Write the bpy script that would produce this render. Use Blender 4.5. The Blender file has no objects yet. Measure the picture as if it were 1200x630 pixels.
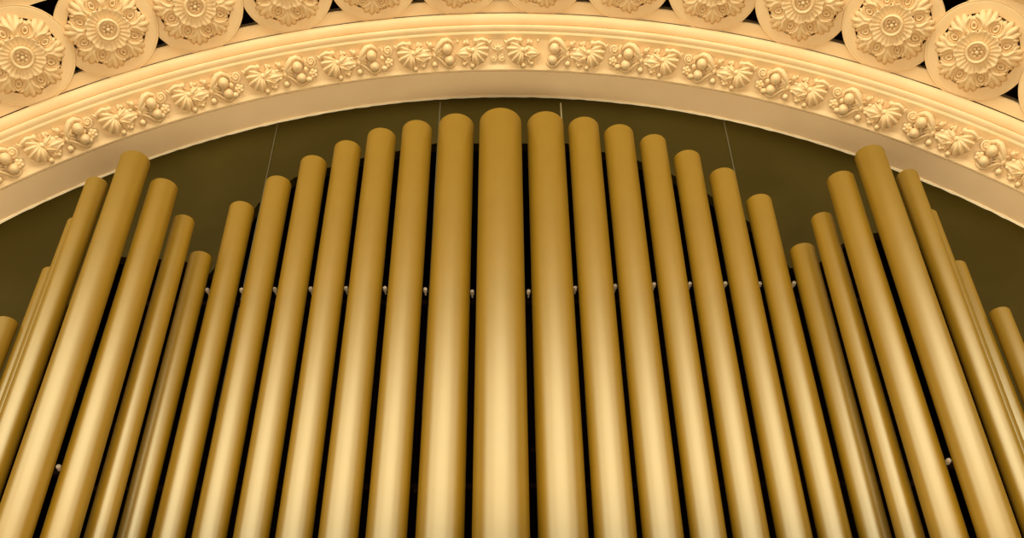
import bpy, bmesh, math, random
from mathutils import Vector, Matrix
random.seed(7)
PI = math.pi
C = bpy.context.scene.collection
sc = bpy.context.scene

# ------------------------------------------------------------------ camera
W, H = 1200.0, 630.0
TH = math.radians(39.0)
CX, CY = 600.0, 315.0
VPX, VPY = 585.06 - CX, -1097.8 - CY          # vanishing point of the upright pipes
F = math.hypot(VPX, VPY) * math.tan(TH)
YAW = 0.009
CAMZ = 1.6
up = Vector((VPX, VPY, F)).normalized()         # camera frame: x right, y down, z forward
fw = (Vector((0, 0, 1)) - up * up.z).normalized()
rt = fw.cross(up)
if rt.x < 0: rt = -rt
def cam_to_world(v):
    a, b, c = v.dot(rt), v.dot(fw), v.dot(up)
    co, s = math.cos(YAW), math.sin(YAW)
    return Vector((a * co + b * s, -a * s + b * co, c))
def ray(px, py):
    return cam_to_world(Vector((px - CX, py - CY, F)).normalized())
def azim(px, py):
    d = ray(px, py); return math.atan2(d.x, d.y)
cd = bpy.data.cameras.new('camera'); cam = bpy.data.objects.new('camera', cd); C.objects.link(cam)
ax, ay, az = cam_to_world(Vector((1, 0, 0))), cam_to_world(Vector((0, -1, 0))), cam_to_world(Vector((0, 0, -1)))
m = Matrix((ax, ay, az)).transposed().to_4x4(); m.translation = Vector((0, 0, CAMZ))
cam.matrix_world = m
cd.sensor_width = 36; cd.lens = F / W * 36; cd.clip_start = .05
sc.camera = cam

# ------------------------------------------------------------------ materials
def mat(name, col, rough=.6, metal=0., spec=.5, noise=None, bump=None, coat=0.):
    mt = bpy.data.materials.new(name); mt.use_nodes = True
    nt = mt.node_tree; b = nt.nodes['Principled BSDF']
    b.inputs['Base Color'].default_value = (*col, 1); b.inputs['Roughness'].default_value = rough
    b.inputs['Metallic'].default_value = metal; b.inputs['Specular IOR Level'].default_value = spec
    if coat: b.inputs['Coat Weight'].default_value = coat; b.inputs['Coat Roughness'].default_value = .35
    tc = nt.nodes.new('ShaderNodeTexCoord')
    if noise:
        sc_, col2, lo, hi = noise
        n = nt.nodes.new('ShaderNodeTexNoise'); n.inputs['Scale'].default_value = sc_; n.inputs['Detail'].default_value = 5
        nt.links.new(tc.outputs['Object'], n.inputs['Vector'])
        mr = nt.nodes.new('ShaderNodeMapRange'); mr.inputs['From Min'].default_value = lo; mr.inputs['From Max'].default_value = hi
        nt.links.new(n.outputs['Fac'], mr.inputs['Value'])
        mx = nt.nodes.new('ShaderNodeMix'); mx.data_type = 'RGBA'
        mx.inputs['A'].default_value = (*col, 1); mx.inputs['B'].default_value = (*col2, 1)
        nt.links.new(mr.outputs['Result'], mx.inputs['Factor']); nt.links.new(mx.outputs['Result'], b.inputs['Base Color'])
    if bump:
        s2, st, di = bump
        n = nt.nodes.new('ShaderNodeTexNoise'); n.inputs['Scale'].default_value = s2; n.inputs['Detail'].default_value = 3
        nt.links.new(tc.outputs['Object'], n.inputs['Vector'])
        bp = nt.nodes.new('ShaderNodeBump'); bp.inputs['Strength'].default_value = st; bp.inputs['Distance'].default_value = di
        nt.links.new(n.outputs['Fac'], bp.inputs['Height']); nt.links.new(bp.outputs['Normal'], b.inputs['Normal'])
    return mt
M_pipe = mat('gold_pipe_paint', (.225, .117, .001), .6, .0, .0, noise=(6, (.21, .108, .0008), .35, .7))
_nt = M_pipe.node_tree; _g = _nt.nodes.new('ShaderNodeBsdfGlossy'); _g.inputs['Color'].default_value = (.94, .92, .68, 1); _g.inputs['Roughness'].default_value = .37
_m = _nt.nodes.new('ShaderNodeMixShader'); _m.inputs['Fac'].default_value = .135
_nt.links.new(_nt.nodes['Principled BSDF'].outputs[0], _m.inputs[1]); _nt.links.new(_g.outputs[0], _m.inputs[2])
_nt.links.new(_m.outputs[0], _nt.nodes['Material Output'].inputs['Surface'])
M_plaster = mat('cream_plaster', (.80, .585, .31), .6, 0, .3, noise=(4, (.75, .53, .265), .35, .7), bump=(160, .06, .002))
M_soffit = mat('brightened_soffit_plaster', (.95, .70, .41), .6, 0, .3, noise=(3, (.90, .65, .37), .35, .7), bump=(160, .06, .002))  # slightly pinker than the plaster; brightness raised in place of fill light
M_panel = mat('dark_olive_panel', (.039, .0262, .0026), .55, 0, .04, noise=(1.3, (.053, .037, .005), .45, .75), bump=(40, .05, .003))
M_caulk = mat('pale_caulk', (.95, .82, .55), .7)
M_seamp = mat('pale_seam_filler', (.21, .16, .06), .7)
M_seam = mat('seam_filler', (.075, .056, .015), .7)
M_void = mat('dark_void', (.003, .0015, .001), .9, 0, .0)  # near-black stands in for unlit depth in gaps and hollows
M_rail = mat('dark_rail_wood', (.010, .004, .002), .8, 0, .05)
M_peg = mat('pale_peg', (.9, .70, .50), .6)
M_case = mat('organ_case_wood', (.16, .075, .03), .5, noise=(5, (.10, .045, .018), .4, .65))
M_floor = mat('floor_wood', (.22, .12, .055), .5, noise=(3, (.15, .08, .035), .4, .65))

# ------------------------------------------------------------------ helpers
def link_mesh(name, verts, faces, material, parent=None, smooth=True, sharp=40):
    me = bpy.data.meshes.new(name); me.from_pydata([tuple(v) for v in verts], [], faces); me.update()
    bm = bmesh.new(); bm.from_mesh(me); bmesh.ops.recalc_face_normals(bm, faces=bm.faces); bm.to_mesh(me); bm.free()
    me.materials.append(material)
    if smooth:
        for p in me.polygons: p.use_smooth = True
        me.set_sharp_from_angle(angle=math.radians(sharp))
    o = bpy.data.objects.new(name, me); C.objects.link(o)
    if parent: o.parent = parent
    return o
def tag(o, label=None, cat=None, group=None, kind=None):
    if label: o['label'] = label
    if cat: o['category'] = cat
    if group: o['group'] = group
    if kind: o['kind'] = kind
    return o
def empty(name, mw=None):
    o = bpy.data.objects.new(name, None); o.empty_display_size = .1; C.objects.link(o)
    if mw is not None: o.matrix_world = mw
    return o
def copy_tree(o, parent=None):
    c = o.copy(); C.objects.link(c)
    if parent: c.parent = parent
    for ch in list(o.children): copy_tree(ch, c)
    return c
class MB:
    def __init__(s): s.v = []; s.f = []
    def add(s, v, f):
        n = len(s.v); s.v += [Vector(x) for x in v]; s.f += [tuple(i + n for i in q) for q in f]; return s
    def build(s, name, material, parent=None, sharp=40): return link_mesh(name, s.v, s.f, material, parent, True, sharp)
def lathe(prof, n=48, center=(0, 0, 0), close=False):
    v = []; f = []; k = len(prof); c = Vector(center)
    for i in range(n):
        a = 2 * PI * i / n
        for r, z in prof: v.append(c + Vector((r * math.cos(a), r * math.sin(a), z)))
    for i in range(n):
        for j in range(k if close else k - 1):
            a, b = i * k + j, i * k + (j + 1) % k
            c2, d = ((i + 1) % n) * k + (j + 1) % k, ((i + 1) % n) * k + j
            f.append((a, b, c2, d))
    return v, f
def ball(c, r, sx=1, sy=1, sz=1, nu=14, nv=9):
    v = []; f = []; c = Vector(c)
    for j in range(nv + 1):
        t = PI * j / nv
        for i in range(nu):
            a = 2 * PI * i / nu
            v.append(c + Vector((r * sx * math.sin(t) * math.cos(a), r * sy * math.sin(t) * math.sin(a), r * sz * math.cos(t))))
    for j in range(nv):
        for i in range(nu):
            f.append((j * nu + i, (j + 1) * nu + i, (j + 1) * nu + (i + 1) % nu, j * nu + (i + 1) % nu))
    return v, f
def tube(pts, rad, n=8, flat=1.0):
    """round bar along points in the xy plane (z given), radius per point; flat squashes z"""
    v = []; f = []; P = [Vector(p) for p in pts]; m_ = len(P)
    for i, p in enumerate(P):
        d = (P[min(i + 1, m_ - 1)] - P[max(i - 1, 0)]); d.normalize()
        s = d.cross(Vector((0, 0, 1)));
        if s.length < 1e-5: s = Vector((1, 0, 0))
        s.normalize(); u = s.cross(d)
        r = rad[i] if hasattr(rad, '__len__') else rad
        for k in range(n):
            a = 2 * PI * k / n
            v.append(p + s * (r * math.cos(a)) + u * (r * flat * math.sin(a)))
    for i in range(m_ - 1):
        for k in range(n):
            f.append((i * n + k, i * n + (k + 1) % n, (i + 1) * n + (k + 1) % n, (i + 1) * n + k))
    f.append(tuple(range(n))[::-1]); f.append(tuple((m_ - 1) * n + k for k in range(n)))
    return v, f
def box(lo, hi):
    x0, y0, z0 = lo; x1, y1, z1 = hi
    v = [(x0, y0, z0), (x1, y0, z0), (x1, y1, z0), (x0, y1, z0), (x0, y0, z1), (x1, y0, z1), (x1, y1, z1), (x0, y1, z1)]
    return v, [(0, 3, 2, 1), (4, 5, 6, 7), (0, 1, 5, 4), (1, 2, 6, 5), (2, 3, 7, 6), (3, 0, 4, 7)]
def fan(ap, ang0, spread, rho, nr, na, lobes, zf, base=-.03, depth=.07, edge=.3, power=2):
    """a leaf: fans out from point ap about direction ang0; lobed outline; zf(s,q) height; rim skirt down to base"""
    v = []; f = []; ap = Vector(ap)
    def rr(q): return rho * (1 - edge * abs(q) ** power) * (1 - depth * (1 - abs(math.cos(q * lobes * PI / 2)) ** .7))
    for i in range(nr + 1):
        s = i / nr
        for j in range(na + 1):
            q = -1 + 2 * j / na; a = ang0 + q * spread
            r = rr(q) * s
            v.append((ap.x + r * math.cos(a), ap.y + r * math.sin(a), zf(s, q)))
    n1 = na + 1
    for i in range(nr):
        for j in range(na):
            f.append((i * n1 + j, (i + 1) * n1 + j, (i + 1) * n1 + j + 1, i * n1 + j + 1))
    # skirt
    rim = [i * n1 for i in range(nr + 1)] + [nr * n1 + j for j in range(1, n1)] + [i * n1 + na for i in range(nr - 1, -1, -1)]
    b0 = len(v)
    for k in rim: v.append((ap.x + (v[k][0] - ap.x) * .80, ap.y + (v[k][1] - ap.y) * .80, base))
    for k in range(len(rim) - 1): f.append((rim[k], b0 + k, b0 + k + 1, rim[k + 1]))
    return v, f

# ------------------------------------------------------------------ arch
D = 5.0
ARC = (0.0889, 1.0622)      # centre height, intrados radius, both in units of D above the eye
ZC = CAMZ + ARC[0] * D
R0 = ARC[1] * D
NPH = 260
PH0, PH1 = -math.radians(92), math.radians(92)
def apt(phi, rise, fwd):
    r = R0 + rise
    return Vector((r * math.sin(phi), D - fwd, ZC + r * math.cos(phi)))
def sweep(name, prof, material, closed=True, n=NPH, sharp=30):
    v = []; f = []; k = len(prof)
    for i in range(n + 1):
        p = PH0 + (PH1 - PH0) * i / n
        for rise, fwd in prof: v.append(apt(p, rise, fwd))
    for i in range(n):
        for j in range(k if closed else k - 1):
            j2 = (j + 1) % k
            f.append((i * k + j, i * k + j2, (i + 1) * k + j2, (i + 1) * k + j))
    if closed: f.append(tuple(range(k))); f.append(tuple(n * k + j for j in range(k))[::-1])
    return tag(link_mesh(name, v, f, material, None, True, sharp), kind='structure')
def arc_pts(c, r, a0, a1, n):
    return [(c[0] + r[0] * math.sin(math.radians(a0 + (a1 - a0) * i / n)), c[1] + r[1] * math.cos(math.radians(a0 + (a1 - a0) * i / n))) for i in range(n + 1)]
# plain soffit band
t = sweep('trim_1', [(0, -.02), (0, .245), (.06, .245), (.06, -.02)], M_soffit); tag(t, 'plain flat cream soffit band directly over the dark panel', 'arch trim')
# frieze cove with bottom fillet
cove = [(-.006, .258), (-.004, .268), (.026, .286), (.028, .280)]
A0, A1 = Vector((.028, .280)), Vector((.150, .425))
for i in range(1, 9):
    s = i / 8; p = A0.lerp(A1, s); b = -.012 * math.sin(PI * s)
    cove.append((p.x - b * .76, p.y + b * .65))
cove += [(.20, .40), (.20, .258)]
t = sweep('trim_2', cove, M_plaster); tag(t, 'cream arch cove that carries the fruit and shell frieze', 'arch trim')
# big roll mouldings
roll = [(.150, .425), (.156, .472), (.164, .480), (.172, .482)]
roll += arc_pts((.196, .480), (.024, .040), -85, 85, 10)
roll += [(.222, .488), (.227, .488)]
roll += arc_pts((.277, .495), (.050, .058), -85, 85, 14)
roll += [(.330, .500), (.337, .500), (.346, .510), (.40, .46), (.30, .36), (.20, .36)]
t = sweep('trim_3', roll, M_plaster); tag(t, 'bright cream double roll moulding above the frieze', 'arch trim')
# ring field
SD = Vector((math.cos(math.radians(64)), math.sin(math.radians(64))))                 # (rise, forward) along the splayed band
SN = Vector((-SD.y, SD.x))                            # normal facing the hall
L0 = Vector((.345, .520))
def sp(d, h):
    p = L0 + SD * d + SN * h; return (p.x, p.y)
RC = .318                                             # ring centre along the band
t = sweep('trim_4', [sp(-.002, -.016), sp(.078, -.028), sp(.088, -.036), sp(.088, -.18), sp(-.002, -.18)], M_plaster); tag(t, 'cream border band under the ring medallions', 'arch trim')
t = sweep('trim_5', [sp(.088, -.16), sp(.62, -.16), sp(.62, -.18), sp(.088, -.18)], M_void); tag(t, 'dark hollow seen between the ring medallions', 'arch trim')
t = sweep('trim_6', [sp(.60, -.016), sp(.68, -.012), sp(.71, .02), sp(.80, .02), sp(.80, -.18), sp(.60, -.18)], M_plaster); tag(t, 'cream border band over the ring medallions', 'arch trim')
e = sp(.80, .0)
t = sweep('trim_7', [e, (e[0] + 1.2, e[1]), (e[0] + 1.2, e[1] - .15), (e[0], e[1] - .15)], M_plaster); tag(t, 'plain cream wall around the arch', 'arch wall')
# caulk bead where panel meets soffit
v = []; f = []; n = 420; K = 6
for i in range(n + 1):
    p = PH0 + (PH1 - PH0) * i / n; rr = .011 + .003 * math.sin(i * 1.7) * math.sin(i * .37) + random.uniform(-.0015, .0015)
    for k in range(K):
        a = 2 * PI * k / K; v.append(apt(p, -.002 + rr * math.cos(a), .004 + rr * math.sin(a)))
for i in range(n):
    for k in range(K): f.append((i * K + k, i * K + (k + 1) % K, (i + 1) * K + (k + 1) % K, (i + 1) * K + k))
t = link_mesh('trim_8', v, f, M_caulk); tag(t, 'thin pale caulk line along the top edge of the dark panel', 'arch trim', kind='structure')

def frame_matrix(phi, p, s_dir, n_dir):
    """local x along the arch, y along s_dir, z along n_dir; p,(rise,fwd)"""
    er = Vector((math.sin(phi), 0, math.cos(phi))); ef = Vector((0, -1, 0)); et = Vector((math.cos(phi), 0, -math.sin(phi)))
    y = er * s_dir[0] + ef * s_dir[1]; z = er * n_dir[0] + ef * n_dir[1]
    M = Matrix((et, y, z)).transposed().to_4x4(); M.translation = apt(phi, p[0], p[1]); return M

# ------------------------------------------------------------------ back wall (dark panel), case, floor
def on_wall(px, py, y=D):
    d = ray(px, py); return Vector((0, 0, CAMZ)) + d * (y / d.y)
n = 120
outer = [apt(PH0 + (PH1 - PH0) * i / n, .05, 0) for i in range(n + 1)]
outer = [(p.x, p.z) for p in outer]
outer = [(outer[0][0], 0)] + outer + [(outer[-1][0], 0)]
cont = [(42, 400), (130, 300), (215, 305), (246, 320), (256, 308), (285, 262), (303, 238), (345, 208), (425, 185), (510, 168), (665, 168), (745, 187), (785, 203), (825, 224), (865, 252), (888, 266), (908, 292), (926, 314), (955, 312), (1000, 275), (1060, 270), (1105, 320), (1135, 385)]
hole = [on_wall(*c) for c in cont]
hole = [(hole[0].x, 2.0)] + [(p.x, p.z) for p in hole] + [(hole[-1].x, 2.0)]
bm = bmesh.new()
def loop(pts, y): 
    vs_ = [bm.verts.new((x, y, z)) for x, z in pts]
    return vs_, [bm.edges.new((vs_[i], vs_[(i + 1) % len(vs_)])) for i in range(len(vs_))]
lo_, eo = loop(outer, D); lh, eh = loop(hole, D)
bmesh.ops.triangle_fill(bm, use_beauty=True, edges=eo + eh)
front = list(bm.faces)
ret = bmesh.ops.extrude_face_region(bm, geom=front)
for q_ in ret['geom']:
    if isinstance(q_, bmesh.types.BMVert): q_.co.y += .08
bmesh.ops.recalc_face_normals(bm, faces=bm.faces)
me = bpy.data.meshes.new('wall_back'); bm.to_mesh(me); bm.free(); me.materials.append(M_panel)
t = bpy.data.objects.new('wall_back', me); C.objects.link(t)
tag(t, 'dark olive panel wall behind the organ pipes', 'wall', kind='structure')
# black box added behind a cut opening, so the pipe gaps go dark
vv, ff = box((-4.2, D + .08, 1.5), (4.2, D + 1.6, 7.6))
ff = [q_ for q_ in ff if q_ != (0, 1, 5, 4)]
t = link_mesh('wall_gap_dark', vv, ff, M_void, None, False); tag(t, 'black box added behind the panel opening to darken the pipe gaps', 'wall', kind='structure')
for i, (a, b) in enumerate((((516, 120), (519, 330)), ((657, 121), (661, 330)), ((847, 137), (868, 330)), ((326, 143), (306, 330)))):
    p, q = on_wall(*a), on_wall(*b)
    mb = MB(); wd = (.005, .006, .004, .003)[i]
    mb.add(*box((p.x - wd, D - .006, q.z - 1.0), (p.x + wd, D + .001, p.z)))
    t = mb.build('trim_%d' % (9 + i), M_seam if i != 1 else M_seamp); tag(t, ['pale seam left of the centre pipe on the dark panel', 'pale seam right of the centre pipe on the dark panel', 'faint seam on the dark panel towards the right', 'faint seam on the dark panel towards the left'][i], 'panel seam', kind='structure')
BASE = 2.9
mb = MB(); mb.add(*box((-5.2, 3.52, 0), (5.2, 4.995, BASE - .12))); mb.add(*box((-5.2, 3.45, BASE - .12), (5.2, 4.995, BASE)))
t = mb.build('organ_case', M_case); tag(t, 'brown wooden organ case that the gold pipes stand on', 'organ case')
mb = MB(); mb.add(*box((-9, -14, -.1), (9, 6, 0))); t = mb.build('floor', M_floor); tag(t, 'brown wooden hall floor', 'floor', kind='structure')

# ------------------------------------------------------------------ organ pipes
# name: (edges at row 400, edges at row 630 or None, apex pixel, depth Y of axis, label)
YR = 4.45
row = [
 ((231, 265.6), (178.5, 217), (283, 235)), ((272, 308), (224.4, 265.6), (325, 205)), ((314, 350.6), (273, 316), (366, 181)),
 ((357, 395), (322.5, 366), (405, 163.5)), ((400.6, 441), (373, 420.6), (445, 149)), ((449, 491), (428, 477), (487, 140)),
 ((499, 549), (487.5, 544.6), (534, 132.5)), ((557, 616), (553, 621.5), (586, 126)), ((624, 675.6), (631, 690), (638.5, 130)),
 ((682, 725), (696, 747), (682, 136.5)), ((730.6, 772.5), (753, 802), (722, 145.5)), ((779, 816), (809, 853), (763.5, 157)),
 ((822.5, 860), (859, 902.7), (803, 175.5)), ((867, 904), (909.4, 952.5), (844, 196.5)), ((909, 944), (958, 999), (888, 227))]
ORD = ['', 'first', 'second', 'third', 'fourth', 'fifth', 'sixth', 'seventh']
specs = []
for i, (e4, e6, top) in enumerate(row):
    kk = i - 7
    if kk == 0: lab = 'thickest gold organ pipe at the centre, directly under the arch crown'
    elif abs(kk) == 7: lab = 'shortest gold organ pipe of the middle row, at its %s end' % ('left' if kk < 0 else 'right')
    else: lab = '%s gold organ pipe to the %s of the thick centre pipe' % (ORD[abs(kk)], 'left' if kk < 0 else 'right')
    specs.append((e4, e6, top, 4.41 if kk == 0 else YR, lab, 'gold pipes of the middle row'))
GL, GR = 'gold pipes of the left tower', 'gold pipes of the right tower'
specs += [
 ((66, 110.6), None, (163, 177.5), 3.95, 'tallest pipe of the left tower, thick and gold, its top against the cream arch', GL),
 ((118, 159), (46, 92), (194, 209), 4.05, 'gold pipe just right of the tallest pipe in the left tower', GL),
 ((163, 193), (97, 130.6), (216, 251), 4.22, 'slim gold pipe second right of the tallest pipe in the left tower', GL),
 ((197, 226), (135, 170.6), (235, 293.5), 4.45, 'short gold pipe at the right end of the left tower, next to the middle row', GL),
 ((31, 64), None, (118, 208), 4.06, 'gold pipe just left of the tallest pipe in the left tower', GL),
 ((26, 54), None, (86, 253), 4.27, 'gold pipe almost hidden behind the pipe left of the tall left one', GL),
 ((17.5, 48), None, (60, 311.5), 4.49, 'gold pipe showing only a narrow strip at the left of the left tower', GL),
 ((-16, 14.4), None, (7, 370), 4.43, 'short gold pipe cut by the left edge of the photo', None),
 ((1070, 1116), (1146, 1197.5), (1020, 169), 3.95, 'tallest pipe of the right tower, thick and gold, its top against the cream arch', GR),
 ((1022.5, 1063), (1090.6, 1136), (984, 200), 4.05, 'gold pipe just left of the tallest pipe in the right tower', GR),
 ((989, 1019), (1049, 1084), (963, 248), 4.22, 'slim gold pipe second left of the tallest pipe in the right tower', GR),
 ((950.6, 985.6), (1006, 1044), (939, 284.5), 4.45, 'short gold pipe at the left end of the right tower, next to the middle row', GR),
 ((1117.5, 1150), None, (1062, 198), 4.06, 'gold pipe just right of the tallest pipe in the right tower', GR),
 ((1127, 1155.5), None, (1092, 243), 4.27, 'gold pipe mostly hidden behind the pipe right of the tall right one', GR),
 ((1138, 1167.5), None, (1122, 304), 4.49, 'gold pipe showing only a narrow strip at the right of the right tower', GR),
 ((1170.6, 1199), None, (1172, 359), 4.43, 'short gold pipe at the right edge of the photo', None)]
placed = []
for e4, e6, top, Y, lab, grp in specs:
    a0, a1 = azim(e4[0], 400), azim(e4[1], 400); w = 1
    if e6:
        b0, b1 = azim(e6[0], 630), azim(e6[1], 630)
        a0, a1 = (a0 + b0) / 2, (a1 + b1) / 2
    ac, hb = (a0 + a1) / 2, (a1 - a0) / 2
    dist = Y / math.cos(ac); r = dist * math.sin(hb); x = Y * math.tan(ac)
    d = ray(*top); el = d.z / math.hypot(d.x, d.y)
    ztop = CAMZ + (dist - r) * el
    placed.append((x, Y, r, ztop))
    h = ztop - BASE; wl = .006
    prof = [(.018, 0), (.022, .0), (r * .97, .30), (r, .33), (r, h - .004), (r - .002, h), (r - wl, h), (r - wl - .001, h - .004), (r - wl - .001, h - .6), (0.0005, h - .62)]
    vv, ff = lathe(prof, 64)
    o = link_mesh('organ_pipe', vv, ff, M_pipe, None, True, 35)
    o.location = (x, Y, BASE)
    tag(o, lab, 'organ pipe', grp)
    print('pipe', round(x, 3), Y, 'r', round(r, 3), 'top', round(ztop, 2))
for i in range(len(placed)):
    for j in range(i):
        a, b = placed[i], placed[j]; g = math.hypot(a[0] - b[0], a[1] - b[1]) - a[2] - b[2]
        if g < 0: print('OVERLAP', i, j, round(g, 3))

# stay rail behind the middle row with pale pegs that show in the gaps
def rail(name, label, x0, x1, z, y, pegpx, sz=.0125, material=M_peg, group=None):
    root = empty(name, Matrix.Translation((0, y, z))); tag(root, label, 'rail', group)
    mb = MB(); mb.add(*box((x0, .0, -.014), (x1, .028, .014))); mb.build('bar', M_rail, root)
    for px, py in pegpx:
        d = ray(px, py); q = Vector((0, 0, CAMZ)) + d * ((y - .045) / d.y)
        mb = MB(); vv, ff = lathe([(.0005, -.055), (sz * .85, -.053), (sz, -.047), (sz, -.028), (sz * .5, -.024), (sz * .4, .01)], 14)
        vv = [Vector((a.x, a.z, a.y)) for a in vv]
        mb.add(vv, ff); o = mb.build('peg', material, root); o.location = (q.x, 0.0, q.z - z)
    return root
pegs = [(243, 339.5), (283, 339.5), (322, 338.5), (364, 338), (405.5, 337.5), (451, 337.5), (498.3, 339), (553.3, 341.8), (619.5, 341.5), (674, 337.3), (721, 335), (766.5, 333), (808.5, 332.3), (850, 332), (890.5, 332.3), (930.5, 331.5)]
d = ray(587, 337); zr = CAMZ + d.z * (4.47 / d.y)
rail('stay_rail', 'dark horizontal rail behind the middle pipes, dotted with pale pegs', -2.2, 2.2, zr, 4.60, pegs)
d = ray(587, 555); zr2 = CAMZ + d.z * (4.47 / d.y)
rail('stay_rail', 'dark lower rail glimpsed through the gaps beside the centre pipe', -2.2, 2.2, zr2, 4.60, [(487, 575), (624, 527)], .012, M_rail)
for (px, py), sd in (((69, 547), 'left'), ((1111.5, 539.5), 'right')):
    y = 4.16
    d = ray(px, py); z = CAMZ + d.z * ((y - .045) / d.y); x = d.x * (y / d.y)
    rail('stay_rail', 'small dark stay with one pale peg between %s tower pipes' % sd, x - .05, x + .05, z, y, [(px, py)])

# ------------------------------------------------------------------ ring medallions with rosettes
PX = .00625
RO = .285
def medallion():
    root = empty('rosette_medallion')
    # ring frame, cut straight where it meets its neighbours
    RI, RX = .251, .338
    prof = [(RI, -.022), (RI, .0), (RI + .008, .003), (RI + .070, .003), (RI + .073, .0005), (RI + .078, .0005), (RI + .081, .003), (RX - .003, .003), (RX, .0), (RX, -.022)]
    fr = MB().add(*lathe(prof, 120)).build('ring_frame', M_plaster, root, 30)
    n = 128
    mb = MB().add(*lathe([(.0005, .004), (.15, .004), (.20, -.004), (.215, -.02), (.215, -.085)], 48)); mb.build('back_plate', M_plaster, root)
    for q in range(8):
        a = 2 * PI * q / 8 - PI / 2
        def zf(s, t_):
            z = .010 + .056 * math.sin(PI * min(1, .10 + .78 * s)) * (1 - .25 * t_ * t_)
            z += .0060 * math.cos(t_ * 3 * PI) * s ** 1.5
            z += .020 * abs(t_) ** 2.5 * math.sin(PI * min(1, s * 1.15)) ** 1.5
            if s > .88: z -= (s - .88) * .20
            return z
        ap = (.105 * math.cos(a), .105 * math.sin(a), 0)
        v, f = fan(ap, a, .70, .192, 16, 40, 5, zf, -.075, .13, .27, 2.6)
        for kk_ in range(17 * 41):
            x_, y_, z_ = v[kk_]
            for sg_ in (-1, 1):
                ae = a + sg_ * PI / 8; de = math.hypot(x_ - .186 * math.cos(ae), y_ - .186 * math.sin(ae))
                z_ += .013 * math.exp(-((de - .060) / .009) ** 2)
                if de < .046: z_ -= .03 * (1 - de / .046) + .012
            v[kk_] = (x_, y_, z_)
        p = MB().add(v, f).build('petal', M_plaster, root, 60)
        a2 = a + PI / 8; rr = .186
        mb = MB(); c = (rr * math.cos(a2), rr * math.sin(a2), 0)
        pr = [(.0005, .028), (.006, .030), (.009, .052), (.013, .061), (.019, .063), (.024, .056), (.0265, .046), (.030, .056), (.036, .058), (.042, .046), (.045, .01), (.045, -.06)]
        vv, ff = lathe(pr, 28)
        # teardrop: stretched outward along the radius
        v2 = []
        for x in vv:
            ang = math.atan2(x.y, x.x); k_ = 1 + .30 * max(0, math.cos(ang)) ** 3 * min(1, math.hypot(x.x, x.y) / .04)
            x = Vector((x.x * k_ * 1.12, x.y * .92, x.z - .010 * max(0, x.x) / .04))
            v2.append(Vector((c[0] + x.x * math.cos(a2) - x.y * math.sin(a2), c[1] + x.x * math.sin(a2) + x.y * math.cos(a2), x.z)))
        mb.add(v2, ff)
        mb.build('volute', M_plaster, p, 50)
    # inner scalloped flower
    v = []; f = []; n = 120
    pr = [(.070, -.05), (.070, .058), (.078, .066), (.094, .069), (.116, .071), (.136, .077), (.150, .086), (.157, .083), (.157, .070), (.142, .03), (.138, -.05)]
    k = len(pr)
    for i in range(n):
        a = 2 * PI * i / n; sc_ = abs(math.sin(a * 5 + .4)) ** .55; g = math.cos(a * 25)
        for r, z in pr:
            w = max(0, (r - .07) / .087)
            r2 = r * (1 + w * .12 * (sc_ - .75)); z2 = z + (w * .008 * (sc_ - .6) + .0042 * g * (1 if .08 < r < .152 else 0) if z > .03 else 0)
            v.append((r2 * math.cos(a), r2 * math.sin(a), z2))
    for i in range(n):
        for j in range(k - 1): f.append((i * k + j, i * k + j + 1, ((i + 1) % n) * k + j + 1, ((i + 1) % n) * k + j))
    link_mesh('inner_flower', v, f, M_plaster, root, True, 50)
    # raised boss ring
    pr = [(.082, .04), (.085, .086), (.081, .100), (.072, .106), (.063, .103), (.057, .092), (.055, .064), (.0005, .060)]
    bo = MB().add(*lathe(pr, 40)).build('boss', M_plaster, root, 50)
    mb = MB()
    for q in range(6):
        a = 2 * PI * q / 6 + .3
        mb.add(*ball((.031 * math.cos(a), .031 * math.sin(a), .074), .0150, 1, 1, 1.3, 10, 7))
    mb.add(*ball((0, 0, .088), .016, 1, 1, 1.2, 12, 8))
    mb.build('bud', M_plaster, bo, 60)
    for ch in root.children:
        if ch is not fr: ch.scale = (.95, .95, 1.08) if ch.name.startswith('petal') else (.91, .91, 1.08)
    return root
dphi = .108; p0 = -.0041
proto = medallion()
rc = sp(RC, 0)
idxs = [-6.5 + i for i in range(14)]
names = {}
for n_, ix in enumerate(idxs):
    o = proto if n_ == 0 else copy_tree(proto)
    adj = {-5.5: .05, -4.5: -.02, -3.5: -.05, 3.5: .03, 4.5: .03, 5.5: -.035}.get(ix, 0)
    o.matrix_world = frame_matrix((ix + adj) * dphi + p0, rc, SD, SN)
    for ch in o.children:
        if ch.name.startswith('ring_frame'): ch.rotation_euler.y = math.radians(-2.3 if ix < 0 else 2.3)
        else: ch.rotation_euler.z = math.radians(-9 if ix < 0 else 9)
    k = int(abs(ix) + .5); side = 'left' if ix < 0 else 'right'
    lab = '%s cream rosette in a ring to the %s of the arch crown' % (ORD[k], side)
    if k == 6: lab = 'whole cream rosette in a ring nearest the %s edge of the photo' % side
    if k == 7: lab = 'cream ring medallion cut off by the %s edge of the photo' % side
    tag(o, lab, 'rosette', 'rosette medallions around the arch')

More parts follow.
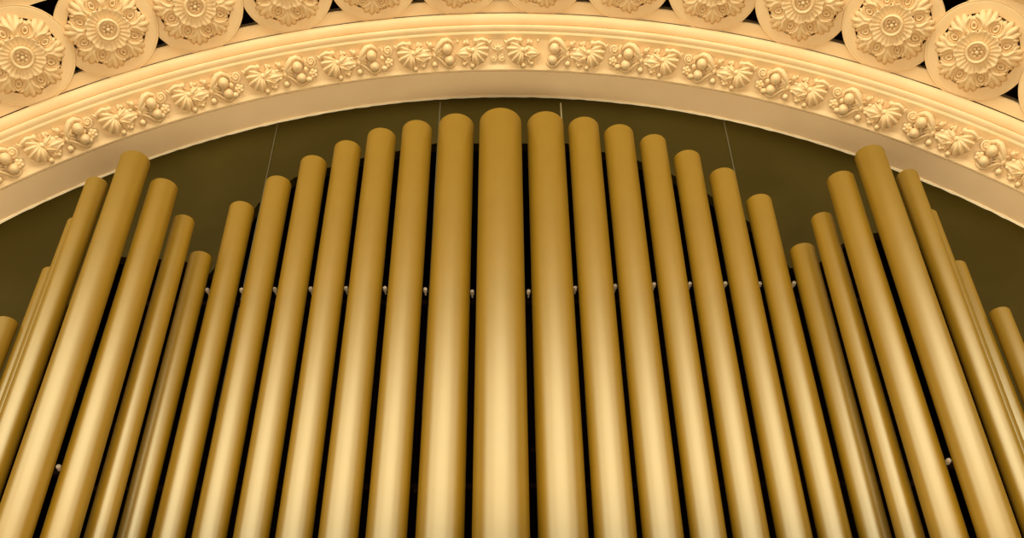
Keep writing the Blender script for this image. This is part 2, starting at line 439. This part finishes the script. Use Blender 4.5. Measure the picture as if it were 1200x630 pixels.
# ------------------------------------------------------------------ frieze reliefs
FD = (A1 - A0).normalized(); FN = Vector((-FD.y, FD.x)); FM = A0.lerp(A1, .5) - FN * .008
def phi_at(px, py):
    y = D - FM.y; d = ray(px, py); return math.atan2(d.x * (y / d.y), CAMZ + d.z * (y / d.y) - ZC)
def relief(sg, kind='full'):
    root = empty('frieze_relief'); q = .0066
    def P(u, v, z=0): return Vector((sg * u * q, v * q, z * q))
    def S(mb, shape):
        v, f = shape
        mb.add([Vector((sg * p[0] * q, p[1] * q * 1.12, p[2] * q * 1.55)) for p in v], f)
    # shell
    def zs(s, t): return 1.0 + 6.5 * math.sin(PI * min(1, .12 + .75 * s)) * (1 - .3 * t * t) + 1.1 * math.cos(t * 6 * PI) * s
    mb = MB(); S(mb, fan((9.5, 3.5, 0), math.radians(203), 1.25, 18.5, 14, 60, 6, zs, -3, .09, .14, 2)); S(mb, ball((9, 2.2, 3), 3.4, 1, 1, 1, 10, 7))
    mb.build('shell', M_plaster, root, 50)
    # leaf tip above the shell
    mb = MB(); S(mb, tube([(-11, 7, 2), (-7, 11, 3.5), (-1, 12.5, 4), (5, 11.5, 3.5), (9, 8, 2)], [1.2, 2.4, 2.8, 2.3, 1], 8)); S(mb, tube([(-9, 9, 3), (-12, 12, 3)], [1.8, 1], 7))
    mb.build('leaf_tip', M_plaster, root, 50)
    # acanthus leaf between shell and fruit
    L = 24 if kind == 'full' else 21
    def zl(s, t): return .8 + 5.2 * math.sin(PI * min(1, .1 + .8 * s)) * (1 - .5 * t * t) + .8 * math.cos(t * 3 * PI) * s
    mb = MB(); x0 = 33 if kind == 'full' else 30
    S(mb, fan((x0, -1, 0), PI, .62, L, 12, 36, 5, zl, -3, .14, .25, 2))
    S(mb, fan((x0 - L, 0, 0), .55, .55, 15 if kind == 'full' else 11, 10, 24, 4, zl, -3, .18, .3, 2))
    S(mb, fan((x0 - L, -1, 0), -.5, .45, 14 if kind == 'full' else 10, 10, 24, 4, zl, -3, .18, .3, 2))
    if kind == 'full': S(mb, fan((44, -2, 0), math.radians(150), .5, 16, 10, 24, 4, zl, -3, .16, .3, 2))
    for (u, v, a, l) in ((13, 8, 40, 6), (21, 8.5, 150, 6), (25, 9, 60, 5), (14, -8, -35, 6), (24, -7.5, -150, 6), )[: 6 if kind == 'full' else 4]:
        S(mb, fan((u, v, 0), math.radians(a), .6, l, 6, 12, 3, lambda s_, t_: 1.2 + 3.2 * math.sin(PI * min(1, .15 + .75 * s_)) * (1 - .4 * t_ * t_), -2, .15, .3, 2))
    for (u, v, l) in ((14, 3.5, 1.6), (20, -3.5, 1.5), (25, 4, 1.6), (27, -4, 1.4))[: 4 if kind == 'full' else 2]:
        S(mb, ball((u, v, 4.2), l * 1.25, 1.3, .9, .8, 10, 7))
    mb.build('acanthus_leaf', M_plaster, root, 50)
    bs = [(6, 11.5, 3.2), (15.5, 11, 2.3), (10, -13, 3.1), (19.5, -11, 2.6)]
    if kind == 'full': bs += [(29, 9, 3.1), (32, -10.5, 3.5)]
    for u, v, r in bs:
        mb = MB(); S(mb, ball((u, v, r * .75), r)); S(mb, tube([(u, v, 1), (u + (2 if v > 0 else 3), v * .4, 1.5)], [1.2, .8], 6)); mb.build('berry', M_plaster, root, 60)
    if kind != 'full': return root
    for u, v, r in ((47.5, 3.6, 6.0), (49.0, -7.5, 5.5)):
        mb = MB(); S(mb, ball((u, v, r * .8), r, nu=18, nv=12)); mb.build('fruit', M_plaster, root, 60)
    mb = MB()
    arc = [(31, -1, 2), (35, 3, 3.5), (39, 8, 4.5), (43.5, 11.8, 5), (48.5, 12.6, 4.6), (53, 10.3, 3.8), (55.5, 6.5, 2.6)]
    S(mb, tube(arc, [1.2, 2.8, 3.6, 3.4, 2.9, 2.2, 1.0], 9))
    S(mb, tube([(32, -1, 2), (37, 2, 3.5), (41, 5.5, 4), (43, 7, 3.5)], [1.5, 3, 2.6, 1.2], 9))
    S(mb, ball((33, -1.5, 3), 2.6, .8, 1.3, 1))
    mb.build('hood_leaf', M_plaster, root, 50)
    mb = MB()
    S(mb, tube([(32, -2.5, 2.5), (37, -4.5, 3.2), (41, -8.5, 3.2), (44.5, -12.5, 3), (49, -14.4, 3), (53.5, -12.8, 2.6), (56, -9.5, 2)], [1.2, 1.7, 1.9, 1.9, 1.7, 1.5, .8], 8))
    S(mb, tube([(34, -1.5, 2.5), (38, -2, 3.5), (42, -4, 3.2)], [1.2, 1.6, 1], 8))
    mb.build('scroll_leaf', M_plaster, root, 50)
    # spiral, blossom and bud before the shell
    mb = MB(); pts = []; rad = []
    for i in range(30):
        a = i / 29 * 3.6 * PI; r = 5.6 * (1 - .78 * i / 29); pts.append((-19 + r * math.cos(a + 2.6), 7.2 + r * math.sin(a + 2.6), 2.6 + i * .05)); rad.append(1.5 - .5 * i / 29)
    S(mb, tube(pts, rad, 7)); S(mb, ball((-19, 7.2, 2.2), 3.6, 1, 1, .6)); mb.build('spiral', M_plaster, root, 60)
    mb = MB()
    for i in range(5):
        a = 2 * PI * i / 5 + .5; S(mb, ball((-18.5 + 2.9 * math.cos(a), -4.5 + 2.9 * math.sin(a), 2.8), 2.4, 1, 1, .9, 10, 7))
    S(mb, ball((-18.5, -4.5, 4), 1.7, 1, 1, 1, 10, 7)); mb.build('blossom', M_plaster, root, 60)
    mb = MB(); S(mb, ball((-24.5, -9.5, 2.6), 3.5, 1.15, .9, 1)); S(mb, ball((-26, .5, 2.2), 2.9)); S(mb, tube([(-27, 12, 2), (-25, 8, 3), (-25.5, 3, 2)], [1.2, 2.2, 1.2], 7)); mb.build('bud', M_plaster, root, 60)
    return root
def place_relief(o, px, py):
    o.matrix_world = frame_matrix(phi_at(px, py), (FM.x, FM.y), FD, FN)
GF = 'fruit and shell reliefs along the arch cove'
lp, rp = relief(1), relief(-1)
left = [(475.3, 70), (387, 82.5), (300, 98), (213.4, 120), (129.5, 149), (43, 182), (-42, 222)]
right = [(699, 67.5), (785.4, 76.5), (871.8, 90), (958.4, 111), (1044.8, 138.5), (1130, 170), (1213, 208)]
for proto_, lst, side in ((lp, left, 'left'), (rp, right, 'right')):
    for i, (px, py) in enumerate(lst):
        o = proto_ if i == 0 else copy_tree(proto_)
        place_relief(o, px, py)
        lab = '%s full fruit and shell relief to the %s of the arch crown' % (ORD[i + 1], side)
        if i == 6: lab = 'fruit and shell relief cut by the %s edge of the photo' % side
        tag(o, lab, 'relief', GF)
for sg, px, side in ((-1, 564, 'left'), (1, 603, 'right')):
    o = relief(sg, 'short'); place_relief(o, px, 64.8)
    tag(o, 'short shell relief without fruit, just %s of the arch crown' % side, 'relief', GF)
# crown palmette
root = empty('palmette_relief'); q = .0066
for s in (-1, 1):
    mb = MB(); pts = []; rad = []
    for i in range(24):
        a = i / 23 * 3.2 * PI; r = 4.2 * (1 - .78 * i / 23); pts.append((s * (4.8 + r * math.cos(a + 1.2)) * q, (-6.5 + r * math.sin(a + 1.2)) * q, 2.4 * q)); rad.append(1.25 * q)
    mb.add(*tube(pts, rad, 7)); mb.add(*ball((s * 4.8 * q, -6.5 * q, 1.6 * q), 2.6 * q)); mb.build('scroll', M_plaster, root, 60)
mb = MB()
for a in (30, 60, 90, 120, 150):
    a = math.radians(a); mb.add(*tube([(0, 1 * q, 2 * q), (4 * q * math.cos(a), (1 + 5 * math.sin(a)) * q, 3.4 * q), (8 * q * math.cos(a), (1 + 8 * math.sin(a)) * q, 2 * q)], [1.2 * q, 2.1 * q, 1.0 * q], 8))
mb.build('leaf_fan', M_plaster, root, 50)
place_relief(root, 583.5, 64.5); tag(root, 'little palmette with two scrolls at the crown of the arch frieze', 'relief')

# ------------------------------------------------------------------ light
def area(name, loc, target, sx, sy, power, col):
    l = bpy.data.lights.new(name, 'AREA'); l.shape = 'RECTANGLE'; l.size = sx; l.size_y = sy; l.energy = power; l.color = col
    o = bpy.data.objects.new(name, l); C.objects.link(o); o.location = loc
    o.rotation_euler = (Vector(target) - Vector(loc)).to_track_quat('-Z', 'Y').to_euler(); return o
area('hall_light', (0, -9, 11.0), (0, 5, 5.0), 16, 7.5, 2450, (1, .92, .74))
area('side_fill_light', (-10.5, -4.5, 10.5), (0, 5, 5.0), 8, 7.5, 900, (1, .92, .74))  # added side fill, no window modelled; widens the sheen on the pipes
area('side_fill_light', (10.5, -4.5, 10.5), (0, 5, 5.0), 8, 7.5, 600, (1, .92, .74))  # same added side fill from the right, weaker
area('low_fill_light', (0, .3, .5), (0, 4.7, 7.2), 5, 1.0, 400, (1, .87, .62))  # added upward fill that lifts the soffit and lower pipes
w = bpy.data.worlds.new('world'); sc.world = w; w.use_nodes = True
w.node_tree.nodes['Background'].inputs['Color'].default_value = (.14, .108, .056, 1)
w.node_tree.nodes['Background'].inputs['Strength'].default_value = 1.0
vs = sc.view_settings; sc.display_settings.display_device = 'sRGB'
vs.view_transform = 'Standard'; vs.look = 'None'; vs.exposure = 0; vs.gamma = 1; vs.use_curve_mapping = False
